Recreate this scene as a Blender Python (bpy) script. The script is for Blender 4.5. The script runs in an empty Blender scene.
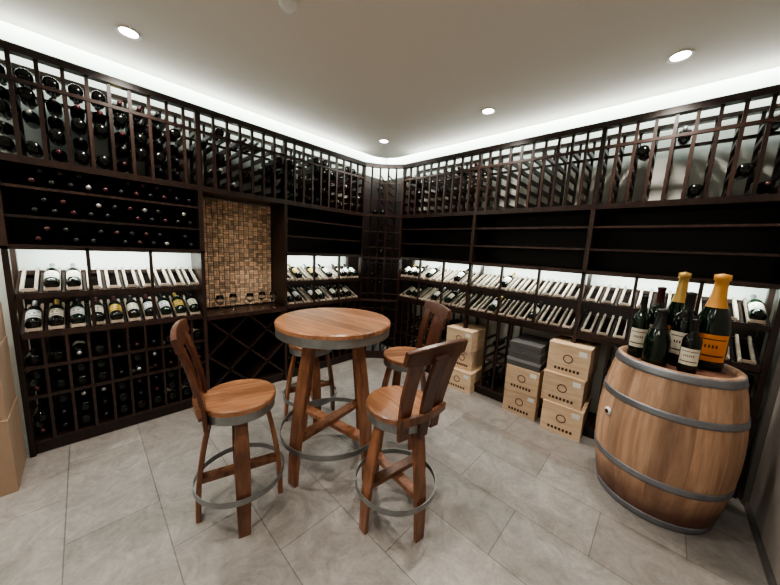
import bpy, math, random
from mathutils import Vector, Matrix
random.seed(7)
SC = bpy.context.scene
pi = math.pi

# ------------------------------------------------------------------ materials
def newmat(name):
    m = bpy.data.materials.new(name); m.use_nodes = True
    return m, m.node_tree.nodes, m.node_tree.links, m.node_tree.nodes["Principled BSDF"]

def plain(name, col, rough=0.5, metal=0.0, spec=0.5, coat=0.0, trans=0.0, noise=0.0, nscale=30):
    m, N, L, B = newmat(name)
    B.inputs["Base Color"].default_value = (*col, 1)
    B.inputs["Roughness"].default_value = rough
    B.inputs["Metallic"].default_value = metal
    B.inputs["Specular IOR Level"].default_value = spec
    B.inputs["Coat Weight"].default_value = coat
    B.inputs["Transmission Weight"].default_value = trans
    if noise > 0:
        tc = N.new("ShaderNodeTexCoord"); n = N.new("ShaderNodeTexNoise")
        n.inputs["Scale"].default_value = nscale; n.inputs["Detail"].default_value = 5
        L.new(tc.outputs["Object"], n.inputs["Vector"])
        mx = N.new("ShaderNodeMix"); mx.data_type = 'RGBA'
        mx.inputs["A"].default_value = (*[c*(1-noise) for c in col], 1)
        mx.inputs["B"].default_value = (*[min(1, c*(1+noise)) for c in col], 1)
        L.new(n.outputs["Fac"], mx.inputs["Factor"]); L.new(mx.outputs["Result"], B.inputs["Base Color"])
    return m

def wood(name, c1, c2, scale, rough=0.4, tint=0.35, bump=0.15, coat=0.0, stain=None):
    m, N, L, B = newmat(name)
    tc = N.new("ShaderNodeTexCoord"); mp = N.new("ShaderNodeMapping")
    mp.inputs["Scale"].default_value = scale
    L.new(tc.outputs["Object"], mp.inputs["Vector"])
    at = N.new("ShaderNodeAttribute"); at.attribute_name = "tint"
    cmb = N.new("ShaderNodeCombineXYZ"); mul = N.new("ShaderNodeMath"); mul.operation = 'MULTIPLY'; mul.inputs[1].default_value = 37.0
    L.new(at.outputs["Fac"], mul.inputs[0])
    for i in range(3): L.new(mul.outputs[0], cmb.inputs[i])
    add = N.new("ShaderNodeVectorMath"); add.operation = 'ADD'
    L.new(mp.outputs[0], add.inputs[0]); L.new(cmb.outputs[0], add.inputs[1])
    n = N.new("ShaderNodeTexNoise"); n.inputs["Scale"].default_value = 1.0
    n.inputs["Detail"].default_value = 7; n.inputs["Roughness"].default_value = 0.62; n.inputs["Distortion"].default_value = 0.4
    L.new(add.outputs[0], n.inputs["Vector"])
    cr = N.new("ShaderNodeValToRGB")
    cr.color_ramp.elements[0].position = 0.32; cr.color_ramp.elements[0].color = (*c1, 1)
    cr.color_ramp.elements[1].position = 0.68; cr.color_ramp.elements[1].color = (*c2, 1)
    L.new(n.outputs["Fac"], cr.inputs["Fac"])
    mr = N.new("ShaderNodeMapRange")
    mr.inputs["To Min"].default_value = 1 - tint; mr.inputs["To Max"].default_value = 1 + tint
    L.new(at.outputs["Fac"], mr.inputs["Value"])
    vm = N.new("ShaderNodeVectorMath"); vm.operation = 'SCALE'
    L.new(cr.outputs["Color"], vm.inputs[0]); L.new(mr.outputs[0], vm.inputs["Scale"])
    out = vm.outputs[0]
    if stain:
        sx = N.new("ShaderNodeSeparateXYZ"); L.new(tc.outputs["Object"], sx.inputs[0])
        n2 = N.new("ShaderNodeTexNoise"); n2.inputs["Scale"].default_value = 5; L.new(tc.outputs["Object"], n2.inputs["Vector"])
        ma = N.new("ShaderNodeMath"); ma.operation = 'MULTIPLY_ADD'; ma.inputs[1].default_value = -0.25
        L.new(n2.outputs["Fac"], ma.inputs[0]); L.new(sx.outputs["Z"], ma.inputs[2])
        r2 = N.new("ShaderNodeMapRange"); r2.inputs["From Min"].default_value = -0.05; r2.inputs["From Max"].default_value = 0.16
        r2.inputs["To Min"].default_value = 0.9; r2.inputs["To Max"].default_value = 0.0
        L.new(ma.outputs[0], r2.inputs["Value"])
        mp3=N.new("ShaderNodeMapping"); mp3.inputs["Scale"].default_value=(9,9,1.3); L.new(tc.outputs["Object"],mp3.inputs["Vector"])
        n3=N.new("ShaderNodeTexNoise"); n3.inputs["Scale"].default_value=1; n3.inputs["Detail"].default_value=5; L.new(mp3.outputs[0],n3.inputs["Vector"])
        r3=N.new("ShaderNodeMapRange"); r3.inputs["From Min"].default_value=.5; r3.inputs["From Max"].default_value=.75; r3.inputs["To Min"].default_value=0; r3.inputs["To Max"].default_value=.55
        L.new(n3.outputs["Fac"],r3.inputs["Value"])
        mxx=N.new("ShaderNodeMath"); mxx.operation='MAXIMUM'; L.new(r2.outputs[0],mxx.inputs[0]); L.new(r3.outputs[0],mxx.inputs[1])
        mx = N.new("ShaderNodeMix"); mx.data_type = 'RGBA'
        L.new(mxx.outputs[0], mx.inputs["Factor"]); L.new(out, mx.inputs["A"]); mx.inputs["B"].default_value = (*stain, 1)
        out = mx.outputs["Result"]
    L.new(out, B.inputs["Base Color"])
    B.inputs["Roughness"].default_value = rough; B.inputs["Coat Weight"].default_value = coat
    B.inputs["Coat Roughness"].default_value = 0.25
    if bump:
        bp = N.new("ShaderNodeBump"); bp.inputs["Strength"].default_value = bump; bp.inputs["Distance"].default_value = 0.003
        L.new(n.outputs["Fac"], bp.inputs["Height"]); L.new(bp.outputs[0], B.inputs["Normal"])
    return m

def emis(name, col, s):
    m, N, L, B = newmat(name)
    B.inputs["Base Color"].default_value = (*col, 1)
    B.inputs["Emission Color"].default_value = (*col, 1); B.inputs["Emission Strength"].default_value = s
    return m

M = {}
M['dark'] = wood('mahogany_dark', (0.015, 0.0080, 0.0062), (0.038, 0.0195, 0.0150), (30, 30, 4), 0.34, 0.4, 0.1)
M['panel'] = wood('panel_dark', (0.008, 0.005, 0.0042), (0.018, 0.010, 0.008), (20, 20, 4), 0.5, 0.2, 0.0)
M['rail'] = wood('display_rail_wood', (0.36, 0.28, 0.22), (0.50, 0.42, 0.34), (20, 20, 8), 0.5, 0.3, 0.0)
M['tabx'] = wood('barrel_oak_top', (0.17, 0.072, 0.034), (0.40, 0.195, 0.10), (4, 38, 38), 0.33, 0.32, 0.12, 0.25)
M['leg'] = wood('barrel_oak_leg', (0.11, 0.043, 0.022), (0.29, 0.125, 0.063), (26, 26, 5), 0.38, 0.35, 0.12, 0.2)
M['back'] = wood('barrel_oak_back', (0.055, 0.018, 0.010), (0.15, 0.055, 0.028), (26, 26, 5), 0.36, 0.35, 0.12, 0.2)
M['barrel'] = wood('barrel_oak_raw', (0.34, 0.19, 0.115), (0.56, 0.36, 0.24), (24, 24, 2.2), 0.6, 0.25, 0.25, 0, (0.085, 0.032, 0.024))
M['bhead'] = wood('barrel_head_oak', (0.11, 0.045, 0.03), (0.22, 0.11, 0.07), (4, 30, 30), 0.5, 0.3, 0.2)
M['crate'] = wood('crate_pine', (0.60, 0.42, 0.27), (0.78, 0.60, 0.42), (6, 6, 40), 0.6, 0.15, 0.1)
M['cork'] = wood('cork', (0.56, 0.35, 0.22), (0.97, 0.78, 0.58), (120, 120, 120), 0.85, 0.45, 0.2)
M['metal'] = plain('galvanized_steel', (0.30, 0.31, 0.31), 0.42, 0.85, noise=0.3, nscale=18)
M['metald'] = plain('hoop_iron', (0.27, 0.28, 0.31), 0.45, 0.75, noise=0.35, nscale=14)
M['glass'] = plain('bottle_glass_black', (0.004, 0.005, 0.004), 0.08, 0, 0.45)
M['glassg'] = plain('bottle_glass_green', (0.003, 0.011, 0.005), 0.07, 0, 0.5)
M['glassk'] = plain('bottle_glass_dark', (0.004, 0.0045, 0.004), 0.12, 0, 0.4)
M['glassb'] = plain('bottle_glass_brown', (0.010, 0.006, 0.003), 0.08, 0, 0.45)
M['lab'] = plain('label_cream', (0.72, 0.67, 0.55), 0.6)
M['labw'] = plain('label_white', (0.8, 0.8, 0.78), 0.6)
M['labg'] = plain('label_gold', (0.55, 0.36, 0.08), 0.5)
M['labo'] = plain('label_orange', (0.80, 0.27, 0.03), 0.5)
M['caps_r'] = plain('capsule_burgundy', (0.05, 0.008, 0.01), 0.35)
M['caps_k'] = plain('capsule_black', (0.01, 0.01, 0.01), 0.35)
M['caps_g'] = plain('capsule_gold', (0.55, 0.36, 0.12), 0.35, 0.6)
M['caps_o'] = plain('capsule_amber', (0.68, 0.33, 0.08), 0.4, 0.3)
M['caps_s'] = plain('capsule_silver', (0.4, 0.4, 0.4), 0.35, 0.7)
M['ink'] = plain('ink', (0.06, 0.03, 0.02), 0.7)
M['card'] = plain('cardboard', (0.33, 0.23, 0.16), 0.85, noise=0.12, nscale=12)
M['tape'] = plain('packing_tape', (0.5, 0.38, 0.24), 0.35)
M['grey'] = plain('grey_box_board', (0.10, 0.10, 0.10), 0.7, noise=0.2)
M['greyl'] = plain('grey_box_lid', (0.25, 0.25, 0.25), 0.7)
M['white'] = plain('white_paint_trim', (0.8, 0.8, 0.78), 0.5)
M['frame'] = plain('door_frame_aluminium', (0.22, 0.21, 0.20), 0.35, 0.7)
M['lamp'] = emis('downlight_lens', (1, 0.93, 0.82), 25)
M['cglass'] = plain('clear_glass', (1, 1, 1), 0.02, trans=1.0)

# ------------------------------------------------------------------ mesh builder
class MB:
    def __init__(s): s.v=[]; s.f=[]; s.m=[]; s.t=[]; s.s=[]
    def face(s, idx, mat, tint=0.5, sm=False):
        s.f.append(idx); s.m.append(mat); s.t.append(tint); s.s.append(sm)
    def hexa(s, p, mat, tint=None):
        if tint is None: tint = random.random()
        b=len(s.v); s.v += [tuple(q) for q in p]
        for q in ((0,3,2,1),(4,5,6,7),(0,1,5,4),(1,2,6,5),(2,3,7,6),(3,0,4,7)):
            s.face([b+i for i in q], mat, tint)
    def box(s, a, b, mat, tint=None):
        x0,x1=sorted((a[0],b[0])); y0,y1=sorted((a[1],b[1])); z0,z1=sorted((a[2],b[2]))
        s.hexa([(x0,y0,z0),(x1,y0,z0),(x1,y1,z0),(x0,y1,z0),(x0,y0,z1),(x1,y0,z1),(x1,y1,z1),(x0,y1,z1)], mat, tint)
    def beam(s, p0, p1, w, h, mat, up=(0,0,1), tint=None):
        p0=Vector(p0); p1=Vector(p1); d=(p1-p0).normalized(); up=Vector(up)
        sd=d.cross(up).normalized(); u=sd.cross(d).normalized()
        a=sd*w/2; c=u*h/2
        s.hexa([p0-a-c,p0+a-c,p1+a-c,p1-a-c,p0-a+c,p0+a+c,p1+a+c,p1-a+c], mat, tint)
    def sweep(s, pts, wv, w, t, mat, tint=None, nw=3):
        if tint is None: tint=random.random()
        pts=[Vector(p) for p in pts]; wv=Vector(wv).normalized(); n=len(pts); b=len(s.v)
        for i,p in enumerate(pts):
            tg=(pts[min(i+1,n-1)]-pts[max(i-1,0)]).normalized()
            nn=tg.cross(wv).normalized()
            wi = w[i] if isinstance(w,(list,tuple)) else w
            e=min(0.004,t*0.3)
            for (a,c) in ((-wi/2+e,-t/2),(wi/2-e,-t/2),(wi/2,-t/2+e),(wi/2,t/2-e),(wi/2-e,t/2),(-wi/2+e,t/2),(-wi/2,t/2-e),(-wi/2,-t/2+e)):
                s.v.append(tuple(p+wv*a+nn*c))
        for i in range(n-1):
            for k in range(8):
                k2=(k+1)%8
                s.face([b+i*8+k,b+i*8+k2,b+(i+1)*8+k2,b+(i+1)*8+k],mat,tint)
        s.face([b+k for k in range(8)][::-1],mat,tint); s.face([b+(n-1)*8+k for k in range(8)],mat,tint)
    def revolve(s, prof, segs, matf, mx=None, tintf=None, sm=True, closed=False):
        mx = mx or Matrix.Identity(4); b=len(s.v); ids=[]
        for r,z in prof:
            if r<1e-6:
                s.v.append(tuple(mx@Vector((0,0,z)))); ids.append([len(s.v)-1]*segs)
            else:
                row=[]
                for k in range(segs):
                    a=2*pi*k/segs
                    s.v.append(tuple(mx@Vector((r*math.cos(a),r*math.sin(a),z)))); row.append(len(s.v)-1)
                ids.append(row)
        n=len(prof); rng=range(n) if closed else range(n-1)
        for i in rng:
            j=(i+1)%n
            for k in range(segs):
                k2=(k+1)%segs
                q=[ids[i][k],ids[i][k2],ids[j][k2],ids[j][k]]
                q2=[]
                for x in q:
                    if x not in q2: q2.append(x)
                if len(q2)<3: continue
                mt = matf if isinstance(matf,str) else matf(i,k)
                s.face(q2, mt, tintf(i,k) if tintf else 0.5, sm)
    def obj(s, name, parent=None, loc=(0,0,0), rot=0, bevel=0):
        me=bpy.data.meshes.new(name); me.from_pydata(s.v,[],s.f)
        keys=list(dict.fromkeys(s.m))
        for k in keys: me.materials.append(M[k])
        me.polygons.foreach_set("material_index",[keys.index(k) for k in s.m])
        me.polygons.foreach_set("use_smooth",s.s)
        at=me.attributes.new("tint",'FLOAT','FACE'); at.data.foreach_set("value",s.t)
        import bmesh
        bm=bmesh.new(); bm.from_mesh(me); bmesh.ops.recalc_face_normals(bm,faces=bm.faces); bm.to_mesh(me); bm.free()
        me.update()
        o=bpy.data.objects.new(name,me); SC.collection.objects.link(o)
        o.location=loc; o.rotation_euler=(0,0,rot)
        if parent: o.parent=parent
        if bevel:
            bv=o.modifiers.new("bevel",'BEVEL'); bv.width=bevel; bv.segments=2; bv.limit_method='ANGLE'
        return o

def empty(name, loc=(0,0,0), rot=0):
    e=bpy.data.objects.new(name,None); SC.collection.objects.link(e); e.location=loc; e.rotation_euler=(0,0,rot); e.empty_display_size=0.1
    return e

# ------------------------------------------------------------------ bottles
BORD=[(0,0),(.88,0),(1,.03),(1,.17),(1,.47),(1,.60),(.86,.665),(.5,.72),(.38,.76),(.36,.80),(.35,.955),(.40,.96),(.40,.99),(0,1)]
CHAM=[(0,0),(.9,0),(1,.03),(1,.10),(1,.38),(.97,.46),(.84,.55),(.60,.65),(.43,.75),(.37,.86),(.36,.92),(.46,.93),(.46,.985),(0,1)]
def bottle(mb, mx, r=.037, h=.30, segs=12, kind='b', gl='glass', lab='lab', cap='caps_k', print_=False):
    P=BORD if kind=='b' else CHAM
    cs=8 if kind=='b' else 7
    if print_:
        a,b=P[3][1],P[4][1]
        P=P[:4]+[(1.0,a+(b-a)*q) for q in (.18,.24,.50,.62,.80,.84)]+P[4:]; cs+=6
    prof=[(a*r,b*h) for a,b in P]
    last=9 if print_ else 3
    def mf(i,k):
        if i>=cs: return cap
        if 3<=i<=last and lab:
            a=(k+.5)/segs; a=min(a,1-a)
            if a<0.19:
                if print_ and i in (4,8) and a<.15: return 'ink'
                if print_ and i==6 and a<.10: return 'ink' if k%2==0 else lab
                return lab
        return gl
    mb.revolve(prof,segs,mf,mx)

def frame(origin, zdir, xdir):
    z=Vector(zdir).normalized(); x=Vector(xdir); x=(x-z*x.dot(z)).normalized(); y=z.cross(x)
    m=Matrix((x,y,z)).transposed().to_4x4(); m.translation=Vector(origin); return m

# ------------------------------------------------------------------ room shell
WD=.36; XR=3.60; YF=-4.7; CZ=2.80
def slab(name,a,b,mat):
    mb=MB(); mb.box(a,b,mat,0.5); return mb.obj(name)
M['wall']=plain('wall_paint_cream',(0.62,0.63,0.58),0.7,noise=0.04,nscale=4)
M['wallr']=plain('wall_greige',(0.42,0.385,0.35),0.35,noise=0.2,nscale=3)
M['ceil']=plain('ceiling_paint',(0.76,0.73,0.675),0.8)
m,N,L,B=newmat('floor_tile'); M['floor']=m
tc=N.new("ShaderNodeTexCoord"); mp=N.new("ShaderNodeMapping")
mp.inputs["Location"].default_value=(0.13,0.08,0)
L.new(tc.outputs["Object"],mp.inputs["Vector"])
br=N.new("ShaderNodeTexBrick"); br.offset=0.5; br.inputs["Scale"].default_value=1
br.inputs["Brick Width"].default_value=0.76; br.inputs["Row Height"].default_value=0.38
br.inputs["Mortar Size"].default_value=0.003; br.inputs["Mortar Smooth"].default_value=0.3; br.inputs["Bias"].default_value=0
br.inputs["Color1"].default_value=(0.262,0.243,0.226,1); br.inputs["Color2"].default_value=(0.322,0.30,0.281,1); br.inputs["Mortar"].default_value=(0.16,0.15,0.142,1)
L.new(mp.outputs[0],br.inputs["Vector"])
def nz(scale,det,ro,dist,lo,hi,a=.3,b=.7):
    n1=N.new("ShaderNodeTexNoise"); n1.inputs["Scale"].default_value=scale; n1.inputs["Detail"].default_value=det; n1.inputs["Roughness"].default_value=ro; n1.inputs["Distortion"].default_value=dist
    L.new(tc.outputs["Object"],n1.inputs["Vector"])
    mr=N.new("ShaderNodeMapRange"); mr.inputs["From Min"].default_value=a; mr.inputs["From Max"].default_value=b; mr.inputs["To Min"].default_value=lo; mr.inputs["To Max"].default_value=hi
    L.new(n1.outputs["Fac"],mr.inputs["Value"]); return n1,mr
n1,mr=nz(4.5,12,.75,1.6,.66,1.28); n2,mr2=nz(45,6,.75,0,.86,1.12)
mm=N.new("ShaderNodeMath"); mm.operation='MULTIPLY'; L.new(mr.outputs[0],mm.inputs[0]); L.new(mr2.outputs[0],mm.inputs[1])
vs=N.new("ShaderNodeVectorMath"); vs.operation='SCALE'; L.new(br.outputs["Color"],vs.inputs[0]); L.new(mm.outputs[0],vs.inputs["Scale"])
L.new(vs.outputs[0],B.inputs["Base Color"]); B.inputs["Roughness"].default_value=.34
bp=N.new("ShaderNodeBump"); bp.inputs["Strength"].default_value=.4; bp.inputs["Distance"].default_value=.003; bp.invert=True
L.new(br.outputs["Fac"],bp.inputs["Height"])
bp2=N.new("ShaderNodeBump"); bp2.inputs["Strength"].default_value=.35; bp2.inputs["Distance"].default_value=.005
L.new(n1.outputs["Fac"],bp2.inputs["Height"]); L.new(bp.outputs[0],bp2.inputs["Normal"]); L.new(bp2.outputs[0],B.inputs["Normal"])

slab('floor',(-WD-.1,YF-.1,-.1),(XR+.1,WD+.1,0),'floor')
slab('wall_left',(-WD-.1,YF,0),(-WD,WD,3.0),'wall')
slab('wall_back',(-WD-.1,WD,0),(XR+.1,WD+.1,3.0),'wall')
slab('wall_right',(XR,YF,0),(XR+.1,WD,3.0),'wallr')
slab('wall_front',(-WD-.1,YF-.1,0),(XR+.1,YF,3.0),'wall')
slab('ceiling_cove',(-WD-.1,YF-.1,3.0),(XR+.1,WD+.1,3.08),'white')
CE=.12; rad=.30
pts=[(-CE,YF)]
for i in range(13):
    a=pi-i*(pi/2)/12
    pts.append((-CE+rad+rad*math.cos(a), CE-rad+rad*math.sin(a)))
pts+=[(XR,CE),(XR,YF)]
mb=MB(); n=len(pts)
mb.v=[(x,y,CZ) for x,y in pts]+[(x,y,CZ+.05) for x,y in pts]
mb.face(list(range(n)),'ceil'); mb.face(list(range(n,2*n)),'ceil')
for i in range(n): mb.face([i,(i+1)%n,n+(i+1)%n,n+i],'ceil')
mb.obj('ceiling')
mb=MB()
mb.box((XR-.03,-.05,0),(XR-.001,-.005,2.78),'frame'); mb.box((XR-.02,-4.6,0),(XR-.001,-.05,.035),'frame')
mb.box((XR-.03,-1.6,0.05),(XR-.001,-1.66,2.78),'frame')
mb.obj('trim_1')

# ------------------------------------------------------------------ wine racks
LMp=lambda s,d,z: Vector((-d,-s,z))
RMp=lambda s,d,z: Vector((s,d,z))
PBL=MB(); PBR=MB()
def PBof(W): return PBL if W is LMp else PBR
def ab(mb,W,s0,s1,d0,d1,z0,z1,mat='dark',tint=None): mb.box(W(s0,d0,z0),W(s1,d1,z1),mat,tint)
GL=['glass','glass','glass','glassg','glassb']; CP=['caps_k','caps_r','caps_k','caps_k','caps_g','caps_r','caps_k','caps_s']; LB=['lab','labw','lab','labg']
def lying(W,s,z,out=True,mag=False):
    ax=W(0,-1 if out else 1,0); o=W(s,.315 if out else .02,z)
    lab=random.choice(LB) if random.random()<.12 else None
    bottle(PBof(W),frame(o,ax,(0,0,1)),gl='glassk',lab=lab,cap=random.choice(['caps_k','caps_k','caps_k','caps_r','caps_r','caps_k','caps_s' if out else 'caps_k']),segs=14)
def ladder(mb,W,s0,s1,z0,z1,rows,fill,pitch=.107,thick=.016,hr=(),rh=.018,out=.75):
    n=max(1,round((s1-s0)/pitch)); st=(s1-s0)/n
    for i in range(n+1):
        s=s0+i*st
        ab(mb,W,s-thick/2,s+thick/2,.0,.028,z0,z1); ab(mb,W,s-thick/2,s+thick/2,.285,.31,z0,z1)
        for zr in rows: ab(mb,W,s-.012,s+.012,.028,.285,zr,zr+rh)
        if i<n:
            for zr in rows:
                if random.random()<fill(s): lying(W,s+st/2,zr+.048,random.random()<out)
    for zr in hr:
        ab(mb,W,s0,s1,-.004,.022,zr,zr+.022); ab(mb,W,s0,s1,.29,.314,zr,zr+.022)
def display(mb,W,s0,s1,z,bots,rise=.15,pitch=.107):
    n=round((s1-s0)/pitch); st=(s1-s0)/n
    ab(mb,W,s0,s1,-.006,.02,z-.012,z+.026); ab(mb,W,s0,s1,.29,.315,z+rise-.03,z+rise)
    for i in range(n+1):
        mb.beam(W(s0+i*st,.015,z+.0),W(s0+i*st,.315,z+rise-.02),.014,.03,'dark')
    for i in range(n):
        c=s0+(i+.5)*st
        for q in (-.030,.030):
            mb.beam(W(c+q,.015,z+.03),W(c+q,.315,z+rise+.01),.016,.024,'rail')
        mb.beam(W(c-.03,.012,z+.045),W(c+.03,.012,z+.045),.012,.02,'rail')
        if i in bots:
            th=math.atan2(rise-.02,.30); ax=W(0,math.cos(th),math.sin(th)); up=W(0,-math.sin(th),math.cos(th))
            o=W(c,.03,z+.035)+up*.040
            bottle(PBof(W),frame(o,ax,up),gl=random.choice(GL),lab=random.choice(['lab','labw','lab','labg']),cap=random.choice(CP),segs=20,print_=True)
def cabinet(mb,W,s0,s1,z0,z1,shelves,bott=0):
    ab(mb,W,s0,s1,0,.33,z0-.02,z0+.012); ab(mb,W,s0,s1,.322,.335,z0,z1,'panel')
    for zs in shelves: ab(mb,W,s0,s1,.01,.32,zs,zs+.018)
    if bott:
        n=int((s1-s0)/.088)
        for zs in [z0+.012]+[q+.018 for q in shelves]:
            for i in range(n):
                if random.random()<bott: lying(W,s0+.06+i*(s1-s0-.1)/n,zs+.040,True)
            for i in range(n-1):
                if random.random()<bott*.8: lying(W,s0+.06+(i+.5)*(s1-s0-.1)/n,zs+.107,True)
ZT=2.63; Z1=1.99; Z2=1.45; Z3=1.12; Z4=.85
TOPROWS=[2.03,2.135,2.24,2.345,2.45]
LOWROWS=[.11,.215,.32,.425,.53,.635,.74]
def common(mb,W,secs,s0,s1):
    ab(mb,W,s0,s1,-.015,.05,ZT-.03,ZT+.015); ab(mb,W,s0,s1,.27,.32,ZT-.03,ZT)
    ab(mb,W,s0,s1,-.012,.33,Z1-.025,Z1+.02)
    ab(mb,W,s0,s1,.02,.045,0,.085); ab(mb,W,s0,s1,-.003,.33,.085,.10)
    for s in secs:
        ab(mb,W,s-.016,s+.016,-.008,.33,Z2-.02,Z1); ab(mb,W,s-.014,s+.014,-.008,.045,0,Z2); ab(mb,W,s-.014,s+.014,.28,.32,0,Z2)
        ab(mb,W,s-.014,s+.014,-.008,.04,Z1,ZT)
SH=[1.63,1.815]
W=LMp; rkL=empty('wine_rack'); mb=MB()
LS=[.36,1.44,2.22,3.29]
common(mb,W,LS,.36,3.29)
fl=lambda s: .97 if s>2.75 else (.75 if s>2.2 else .4)
ladder(mb,W,.36,3.29,Z1+.02,ZT-.03,TOPROWS,fl,hr=(2.44,),rh=.034,thick=.02,out=.3)
cabinet(mb,W,2.236,3.274,Z2,Z1,SH,.9); cabinet(mb,W,.376,1.424,Z2,Z1,SH,.0)
display(mb,W,2.24,3.27,Z3,[7,8]); display(mb,W,2.24,3.27,Z4,list(range(10)))
display(mb,W,.38,1.42,Z3,[0,1,2,4,6,8]); display(mb,W,.38,1.42,Z4,[1,2,3,5,6,8,9])
ab(mb,W,2.24,3.27,.322,.335,.1,Z3+.12,'panel'); ab(mb,W,.38,1.42,.322,.335,.1,Z3+.12,'panel')
ladder(mb,W,2.22,3.29,.10,Z4-.01,LOWROWS[:-1],lambda s:.92,hr=(.41,.62),out=.45)
ladder(mb,W,.36,1.44,.10,Z4-.01,LOWROWS[:-1],lambda s:.7,hr=(.41,.62),out=.45)
for s in (2.58,2.93): ab(mb,W,s-.01,s+.01,.0,.03,Z4,Z2)
for s in (.72,1.08): ab(mb,W,s-.01,s+.01,.0,.03,Z4,Z2)
ab(mb,W,1.425,1.455,0,.335,0,Z1); ab(mb,W,2.205,2.235,0,.335,0,Z1)
ab(mb,W,1.45,2.21,-.03,.335,.82,.86,'dark',.9)
ab(mb,W,1.45,2.21,.322,.335,.1,.82,'panel')
mb.obj('frame',rkL)
mb=MB()
for (a,b) in (((1.455,.10),(2.205,.82)),((2.205,.10),(1.455,.82)),((1.455,.46),(1.83,.82)),((1.83,.10),(2.205,.46)),((1.455,.46),(1.83,.10)),((1.83,.82),(2.205,.46))):
    p0=W(a[0],.16,a[1]); p1=W(b[0],.16,b[1]); mb.beam(p0,p1,.30,.018,'dark',up=Vector((p1-p0)).cross(Vector((1,0,0))))
mb.obj('diamond_bin',rkL)
W=RMp; rkR=empty('wine_rack'); mb=MB()
RS=[.36,1.42,2.49,3.54]
common(mb,W,RS,.36,3.54)
fr=lambda s: .12 if s>3.2 else (.02 if s>1.5 else .12)
ladder(mb,W,.36,3.54,Z1+.02,ZT-.03,TOPROWS,fr,hr=(2.44,),rh=.034,thick=.02)
for a,b in zip(RS[:-1],RS[1:]): cabinet(mb,W,a+.016,b-.016,Z2,Z1,SH,.0)
dsp=[([0,1,2,4,8],[1,2,5,7]),([3],[2,6]),([8,9],[9])]
for k,(a,b) in enumerate(zip(RS[:-1],RS[1:])):
    display(mb,W,a+.02,b-.02,1.17,dsp[k][0]); display(mb,W,a+.02,b-.02,.90,dsp[k][1])
    ab(mb,W,a+.016,b-.016,.322,.335,.88,1.30,'panel')
    for q in (1/3,2/3):
        s=a+(b-a)*q; ab(mb,W,s-.01,s+.01,0,.03,.88,Z2)
for a,b in ((.36,1.20),(1.68,1.94),(2.74,3.54)):
    ladder(mb,W,a,b,.10,.88,LOWROWS[:-1],lambda s:.18,hr=(.41,.86))
ab(mb,W,1.20,1.68,0,.32,.86,.885); ab(mb,W,1.94,2.74,0,.32,.86,.885)
mb.obj('frame',rkR)
rk=empty('corner_wine_rack'); mb=MB()
P0=Vector((0,-.36,0)); P1=Vector((.36,0,0)); arc=[]
for i in range(6):
    t=i/5; ang=pi - t*pi/2
    c=Vector((.36,-.36,0)); arc.append(c+Vector((math.cos(ang)*.36,math.sin(ang)*.36,0)))
arc=[P0.lerp(P1,i/5)*.55+arc[i]*.45 for i in range(6)]
for p in arc: mb.box(p+Vector((-.009,-.009,.0)),p+Vector((.009,.009,ZT)),'dark')
z=.10; kk=0
while z<2.6:
    if kk%2==0:
        for p,q in zip(arc[:-1],arc[1:]): mb.beam(p+Vector((0,0,z)),q+Vector((0,0,z)),.012,.012,'dark')
    mb.beam(arc[2]+Vector((0,0,z)),(-.1,.1,z),.014,.014,'dark'); mb.beam(arc[3]+Vector((0,0,z)),(.0,.2,z),.014,.014,'dark')
    z+=.105; kk+=1
for p,q in zip(arc[:-1],arc[1:]): mb.beam(p+Vector((0,0,ZT-.008)),q+Vector((0,0,ZT-.008)),.05,.045,'dark'); mb.beam(p+Vector((0,0,.05)),q+Vector((0,0,.05)),.02,.1,'dark')
for zz in (1.99,1.43,.85):
    mb.beam(arc[0]+Vector((.0,0,zz)),arc[5]+Vector((0,0,zz)),.02,.03,'dark')
mb.box((-.34,-.36,0.02),(-.335,.335,2.6),'panel'); mb.box((-.335,.335,0.02),(.36,.34,2.6),'panel')
mb.obj('lattice',rk)
dg=Vector((-1,1,0)).normalized(); cbm=MB()
for i in range(16):
    zz=.15+.105*random.randrange(0,22)
    c=(arc[random.randrange(1,4)]+arc[2])/2
    bottle(cbm,frame(c+dg*.30+Vector((0,0,zz)),-dg,(0,0,1)),segs=12,lab=None)
cbm.obj('bottles',rk)
cb=MB(); u=.0465; y0,y1=1.46,2.20; z0,z1=.87,1.95
ny=int((y1-y0)/u); nz_=int((z1-z0)/u)
for i in range(ny):
    for j in range(nz_):
        cy=-(y0+(y1-y0)*(i+.5)/ny); cz=z0+(z1-z0)*(j+.5)/nz_
        for k in (-1,1):
            if (i+j)%2: p=Vector((-.318,cy,cz+k*u/4)); d=Vector((0,1,0))
            else: p=Vector((-.318,cy+k*u/4,cz)); d=Vector((0,0,1))
            mx=frame(p-d*u*.46,d,(1,0,0)); tt=random.random()
            cb.revolve([(0,0),(u*.235,0),(u*.235,u*.92),(0,u*.92)],8,'cork',mx,lambda a,b,tt=tt:tt,sm=False)
cb.box((-.335,-y1,z0),(-.32,-y0,z1),'panel')
cb.obj('cork_board')
PBL.obj('wine_bottles',rkL); PBR.obj('wine_bottles',rkR)

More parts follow.
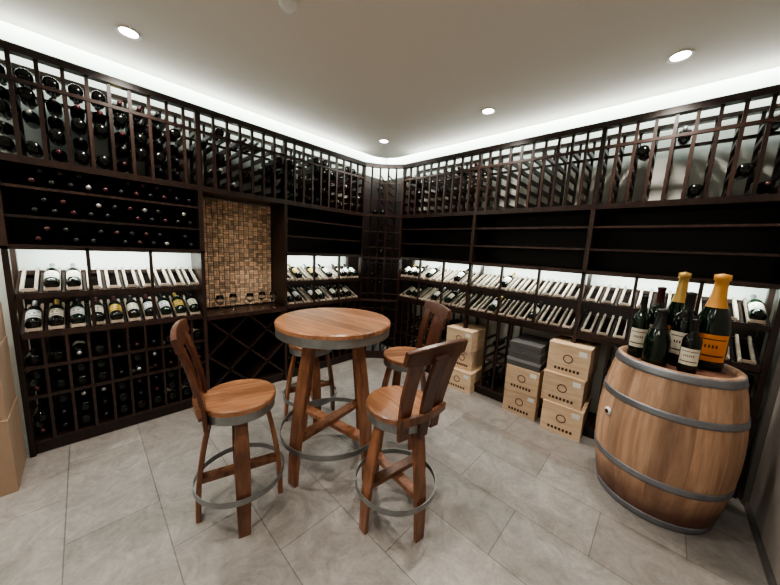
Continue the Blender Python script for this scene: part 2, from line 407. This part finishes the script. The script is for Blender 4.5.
def arealight(name,loc,dirv,sx,sy,en,col,parent=None,xdir=None):
    ld=bpy.data.lights.new(name,'AREA'); ld.shape='RECTANGLE'; ld.size=sx; ld.size_y=sy; ld.energy=en; ld.color=col
    o=bpy.data.objects.new(name,ld); SC.collection.objects.link(o)
    z=-Vector(dirv).normalized(); x=Vector(xdir).normalized(); x=(x-z*x.dot(z)).normalized(); y=z.cross(x)
    m=Matrix((x,y,z)).transposed().to_4x4(); m.translation=Vector(loc); o.matrix_world=m
    if parent: o.parent=parent
    return o
led=empty('led_strip_lights')
LC=(.86,1.0,.95)
arealight('cove_l',(-.26,-2.15,2.975),(-.15,0,-1),4.9,.03,62,LC,led,(0,1,0))
arealight('cove_b',(1.65,.26,2.975),(0,.15,-1),3.8,.03,52,LC,led,(1,0,0))
arealight('rack_top_fill_l',(-.10,-1.83,2.655),(.35,0,1),2.9,.02,9,(.95,1,.95),led,(0,1,0))  # extra up-facing fill, added to brighten the ceiling edge
arealight('rack_top_fill_b',(1.95,.10,2.655),(0,-.35,1),3.1,.02,9,(.95,1,.95),led,(1,0,0))  # same added ceiling fill along the back wall
for a,b in ((.4,1.4),(2.26,3.25)):
    arealight('shelf_l',(-.10,-(a+b)/2,1.425),(-.9,0,-1),b-a,.015,9.0,LC,led,(0,1,0))
for a,b in zip(RS[:-1],RS[1:]):
    arealight('shelf_b',((a+b)/2,.10,1.425),(0,.9,-1),b-a-.08,.015,9.0,LC,led,(1,0,0))

def down(x,y,en=70):
    e=empty('recessed_downlight',(x,y,CZ)); mb=MB()
    mb.revolve([(.045,-.001),(.062,-.006),(.062,0),(.045,.0)],32,'white')
    mb.revolve([(.046,-.002),(0,-.002)],32,'lamp'); mb.obj('trim_ring',e)
    ld=bpy.data.lights.new('spot','SPOT'); ld.energy=en; ld.color=(1,.92,.82); ld.spot_size=math.radians(145); ld.spot_blend=.7; ld.shadow_soft_size=.05
    o=bpy.data.objects.new('spot',ld); SC.collection.objects.link(o); o.location=(0,0,-.02); o.parent=e
for x,y in ((.38,-2.66),(.40,-.43),(1.67,-.40),(2.88,-.37)): down(x,y,75)
for x,y in ((2.15,-2.05),(1.6,-3.6),(2.9,-3.6),(.5,-4.2)): down(x,y,70)  # downlights added out of view; the first brightens table and cork board
mb=MB(); mb.revolve([(0,-.03),(.03,-.03),(.045,-.012),(.045,0),(0,0)],24,'white'); mb.obj('smoke_detector',loc=(1.374,-2.12,CZ))

# ------------------------------------------------------------------ furniture
def planks_disc(mb,r,z0,z1,mat,n,bev=.006):
    w=2*r/n
    for i in range(n):
        a=-r+i*w+.0008; b=-r+(i+1)*w-.0008; tt=random.random()
        ys=[a+(b-a)*k/6 for k in range(7)]
        out=[(math.sqrt(max(r*r-y*y,1e-5)),y) for y in ys]
        poly=out+[(-x,y) for x,y in reversed(out)]
        k=len(poly); base=len(mb.v)
        mb.v+=[(x,y,z0) for x,y in poly]+[(x,y,z1-bev) for x,y in poly]+[(x*(1-bev/r),y*(1-bev/r),z1) for x,y in poly]
        mb.face([base+q for q in range(k)][::-1],mat,tt)
        for l in (0,1):
            for q in range(k): mb.face([base+l*k+q,base+l*k+(q+1)%k,base+(l+1)*k+(q+1)%k,base+(l+1)*k+q],mat,tt)
        mb.face([base+2*k+q for q in range(k)],mat,tt)
def band(mb,r,z0,z1,t,mat,segs=48):
    mb.revolve([(r-t,z0),(r,z0),(r,z1),(r-t,z1)],segs,mat,closed=True,sm=False)

def stool(loc,ang,back=True):
    e=empty('bar_stool',(*loc,0),math.radians(ang))
    mb=MB(); planks_disc(mb,.192,.675,.705,'tabx',5); mb.obj('seat',e)
    mb=MB(); band(mb,.186,.625,.675,.006,'metal'); mb.revolve([(0,.64),(.18,.64),(.18,.67),(0,.67)],32,'leg')
    band(mb,.238,.20,.232,.005,'metal'); mb.obj('hoops',e)
    mb=MB()
    for k in range(4):
        a=k*pi/2; d=Vector((math.cos(a),math.sin(a),0)); tg=Vector((-math.sin(a),math.cos(a),0))
        pts=[]; ws=[]
        for i in range(9):
            z=.645*i/8; r=.216-.085*(z/.64)**2.0
            pts.append(d*r+Vector((0,0,z))); ws.append(.058+.016*math.sin(pi*min(1,i/8)))
        mb.sweep(pts,tg,ws,.026,'leg')
    for k in range(2):
        a=k*pi/2; d=Vector((math.cos(a),math.sin(a),0)); z=.245+.03*k
        mb.beam(d*-.20+Vector((0,0,z)),d*.20+Vector((0,0,z)),.055,.028,'leg')
    mb.obj('legs',e)
    if back:
        mb=MB()
        for yy in (-.112,0,.112):
            pts=[]
            for i in range(10):
                t=i/9; z=.60+.46*t; x=-.185-.02*t-.075*t*t
                pts.append((x+.035*(abs(yy)/.112)**2*.8,yy*(1+.15*t),z))
            mb.sweep(pts,(0,1,0),[.062+.026*min(1,i/5) for i in range(10)],.022,'back')
        pts=[(-.262+.30*(y*y),y,1.075) for y in [(-.205+.41*i/10) for i in range(11)]]
        mb.sweep(pts,(-.25,0,1),[.070+.03*(1-(abs(i-5)/5)**2) for i in range(11)],.026,'back')
        pts=[(-.205+.9*(y*y),y,.715) for y in [(-.16+.32*i/10) for i in range(11)]]
        mb.sweep(pts,(-.1,0,1),.05,.022,'leg')
        mb.obj('backrest',e)
    return e
stool((1.355,-2.40),74)
stool((2.01,-1.768),172)
stool((1.54,-1.165),243)
stool((.79,-1.60),-16.5,False)

e=empty('bar_table',(1.37,-1.77,0),math.radians(9.3))
mb=MB(); planks_disc(mb,.392,1.022,1.052,'tabx',9,.008); mb.obj('top',e)
mb=MB(); band(mb,.388,.967,1.022,.006,'metal',72); mb.revolve([(0,.98),(.375,.98),(.375,1.017),(0,1.017)],48,'leg')
band(mb,.362,.235,.27,.005,'metal',72); mb.obj('hoops',e)
mb=MB()
for k in range(4):
    a=k*pi/2; d=Vector((math.cos(a),math.sin(a),0)); tg=Vector((-math.sin(a),math.cos(a),0)); pts=[]; ws=[]
    for i in range(11):
        z=.98*i/10; r=.342-.13*(z/.98)**1.5; pts.append(d*r+Vector((0,0,z))); ws.append(.078+.022*math.sin(pi*i/10))
    mb.sweep(pts,tg,ws,.03,'leg')
for k in range(2):
    a=k*pi/2; d=Vector((math.cos(a),math.sin(a),0)); z=.27+.032*k
    mb.beam(d*-.33+Vector((0,0,z)),d*.33+Vector((0,0,z)),.07,.03,'leg')
mb.obj('legs',e)

# ------------------------------------------------------------------ barrel
bx,by=3.12,-.41
e=empty('wine_barrel',(bx,by,0)); mb=MB()
BH=.955; r0=.285; rb=.347
rr=lambda z: r0+(rb-r0)*(1-(2*z/BH-1)**2)
NS=26; sub=6; segs=NS*sub; tin=[random.random() for _ in range(NS)]
prof=[(rr(BH*i/24),BH*i/24) for i in range(25)]+[(r0-.022,BH),(r0-.030,BH-.035)]
b=len(mb.v)
for r,z in prof:
    for k in range(segs):
        a=2*pi*k/segs; q=r-(.0025 if k%sub==0 else 0); mb.v.append((q*math.cos(a),q*math.sin(a),z))
for i in range(len(prof)-1):
    for k in range(segs):
        k2=(k+1)%segs; mb.face([b+i*segs+k,b+i*segs+k2,b+(i+1)*segs+k2,b+(i+1)*segs+k],'barrel',tin[k//sub],True)
mb.obj('staves',e)
mb=MB(); planks_disc(mb,r0-.012,BH-.05,BH-.023,'bhead',7,.002); mb.obj('head',e)
mb=MB(); planks_disc(mb,r0-.012,.03,.05,'barrel',7,.002); mb.obj('base_head',e)
mb=MB()
for z0,z1 in ((.905,.950),(.685,.725),(.265,.308),(.004,.05)):
    P=[(rr(z0+(z1-z0)*i/4)+.0045,z0+(z1-z0)*i/4) for i in range(5)]
    P+= [(r-.006,z) for r,z in reversed(P)]
    mb.revolve(P,72,'metald',closed=True)
mb.obj('hoops',e)
mb=MB(); a=math.radians(-142); dr=Vector((math.cos(a),math.sin(a),0))
mb.revolve([(0,0),(.028,0),(.026,.010),(0,.012)],20,'labw',frame(dr*(rr(.57)-.002)+Vector((0,0,.57)),dr,(0,0,1)))
mb.revolve([(0,0),(.015,0),(.013,.018),(0,.019)],16,'caps_r',frame(dr*(rr(.57)-.002)+Vector((0,0,.57)),dr,(0,0,1))); mb.obj('bung',e)

Rv=Vector((.728,.686,0)); Fv=Vector((-.686,.728,0)); tz=BH-.0225
def bb(dr,df,r,h,kind,gl,lab,cap,name='wine_bottle'):
    p=Vector((bx,by,tz))+Rv*dr+Fv*df; mb=MB()
    face=(Vector((3,-2.95,0))-Vector((p.x,p.y,0))).normalized()
    mx=frame((0,0,0),(0,0,1),face)
    bottle(mb,mx,r,h,64,kind,gl,lab,cap,True); mb.obj(name,loc=p)
bb(.135,-.04,.080,.58,'c','glassg','labo','caps_o','champagne_bottle')
bb(.095,.145,.068,.575,'c','glassg','labo','caps_g','champagne_bottle')
bb(-.012,-.025,.064,.46,'b','glass','lab','caps_k')
bb(-.168,-.03,.062,.35,'c','glassg',None,'caps_k')
bb(-.045,.135,.056,.47,'b','glassg','lab','caps_r')
bb(-.085,-.150,.042,.32,'b','glass','lab','caps_k')
bb(-.165,.11,.045,.41,'b','glassg','lab','caps_k')

# ------------------------------------------------------------------ crates & boxes
def crate(x0,x1,y0,y1,z,h,rz=0,name='wooden_wine_crate'):
    cx,cy=(x0+x1)/2,(y0+y1)/2; w=(x1-x0)/2; d=(y1-y0)/2; mb=MB(); t=.012
    mb.box((-w,-d,0),(w,-d+t,h-.012),'crate'); mb.box((-w,d-t,0),(w,d,h-.012),'crate')
    mb.box((-w,-d+t,0),(-w+t,d-t,h-.012),'crate'); mb.box((w-t,-d+t,0),(w,d-t,h-.012),'crate')
    mb.box((-w+t,-d+t,0),(w-t,d-t,.01),'crate'); mb.box((-w-.002,-d-.002,h-.012),(w+.002,d+.002,h),'crate',.9)
    f=frame((0,-d-.0005,h*.55),(0,-1,0),(1,0,0))
    mb.revolve([(.030,0),(.038,0),(.038,.001),(.030,.001)],24,'ink',f,closed=True,sm=False)
    for k in range(7):
        xx=-w*.55+k*w*1.1/6; mb.box((xx-.010,-d-.001,h*.14),(xx+.008,-d,h*.14+.025),'ink')
    for k in range(7):
        yy=-d*.5+k*d/6; mb.box((-w-.001,yy-.01,h*.4),(-w,yy+.01,h*.4+.03),'ink')
    mb.box((w*.48,-d-.0008,h*.72),(w*.85,-d,h*.88),'labw')
    mb.obj(name,loc=(cx,cy,z),rot=rz)
h=.272
crate(2.34,2.655,-.14,.30,0,h,.03); crate(2.32,2.635,-.13,.30,h,h,.0); crate(2.335,2.65,-.12,.30,2*h,h,-.02)
crate(1.975,2.28,-.10,.30,0,.245,.015); crate(1.98,2.285,-.11,.30,.245,.245,-.015)
crate(1.26,1.60,-.10,.30,0,.235,.02); crate(1.30,1.56,-.02,.30,.235,.235,0); crate(1.25,1.58,-.09,.30,.47,.235,-.03)
mb=MB()
for k,(w_,z) in enumerate(((.15,0),(.145,.080),(.14,.16))):
    mb.box((-w_,-.2,z),(w_,.2,z+.065),'grey'); mb.box((-w_-.004,-.204,z+.05),(w_+.004,.204,z+.077),'greyl' if k==0 else 'grey')
mb.obj('gift_box_stack',loc=(2.125,.09,.491))
def cbox(x0,x1,y0,y1,z0,z1,rz=0):
    w,d,h=(x1-x0)/2,(y1-y0)/2,z1-z0; mb=MB()
    mb.box((-w,-d,0),(w,d,h-.003),'card',.5); mb.box((-w,-d,h-.003),(w,-.002,h),'card',.5); mb.box((-w,.002,h-.003),(w,d,h),'card',.5)
    mb.box((-w-.001,-.03,h-.09),(w+.001,.03,h+.0008),'tape')
    mb.obj('cardboard_box',loc=((x0+x1)/2,(y0+y1)/2,z0),rot=rz,bevel=.003)
cbox(.0,.37,-3.80,-3.32,0,.46); cbox(.01,.36,-3.79,-3.325,.46,.88); cbox(.0,.30,-3.75,-3.33,.88,1.1)

for k,(s,d) in enumerate(((2.08,.05),(1.95,.09),(1.8,.06),(1.66,.1),(1.56,.05))):
    mb=MB(); mb.revolve([(0,0),(.032,.0),(.032,.002),(.004,.006),(.0035,.07),(.012,.078),(.034,.105),(.036,.13),(.029,.17),(.028,.17),(.034,.13),(.031,.106),(0,.082)],24,'cglass')
    mb.obj('wine_glass',loc=Vector((-d,-s,.861)))

# ------------------------------------------------------------------ world + camera
w=bpy.data.worlds.new("World"); SC.world=w; w.use_nodes=True
w.node_tree.nodes["Background"].inputs[0].default_value=(.5,.5,.5,1); w.node_tree.nodes["Background"].inputs[1].default_value=.05
try: SC.view_settings.look='AgX - Medium High Contrast'
except Exception as ex: print(ex)
cd=bpy.data.cameras.new('camera'); cam=bpy.data.objects.new('camera',cd); SC.collection.objects.link(cam)
cd.sensor_width=36; cd.lens=290/780*36; cd.clip_start=.02
cam.matrix_world=Matrix.Translation((3.0,-2.95,1.55))@Matrix.Rotation(math.radians(43.3),4,'Z')@Matrix.Rotation(math.radians(90-8.4),4,'X')@Matrix.Rotation(math.radians(3.0),4,'Z')
SC.camera=cam
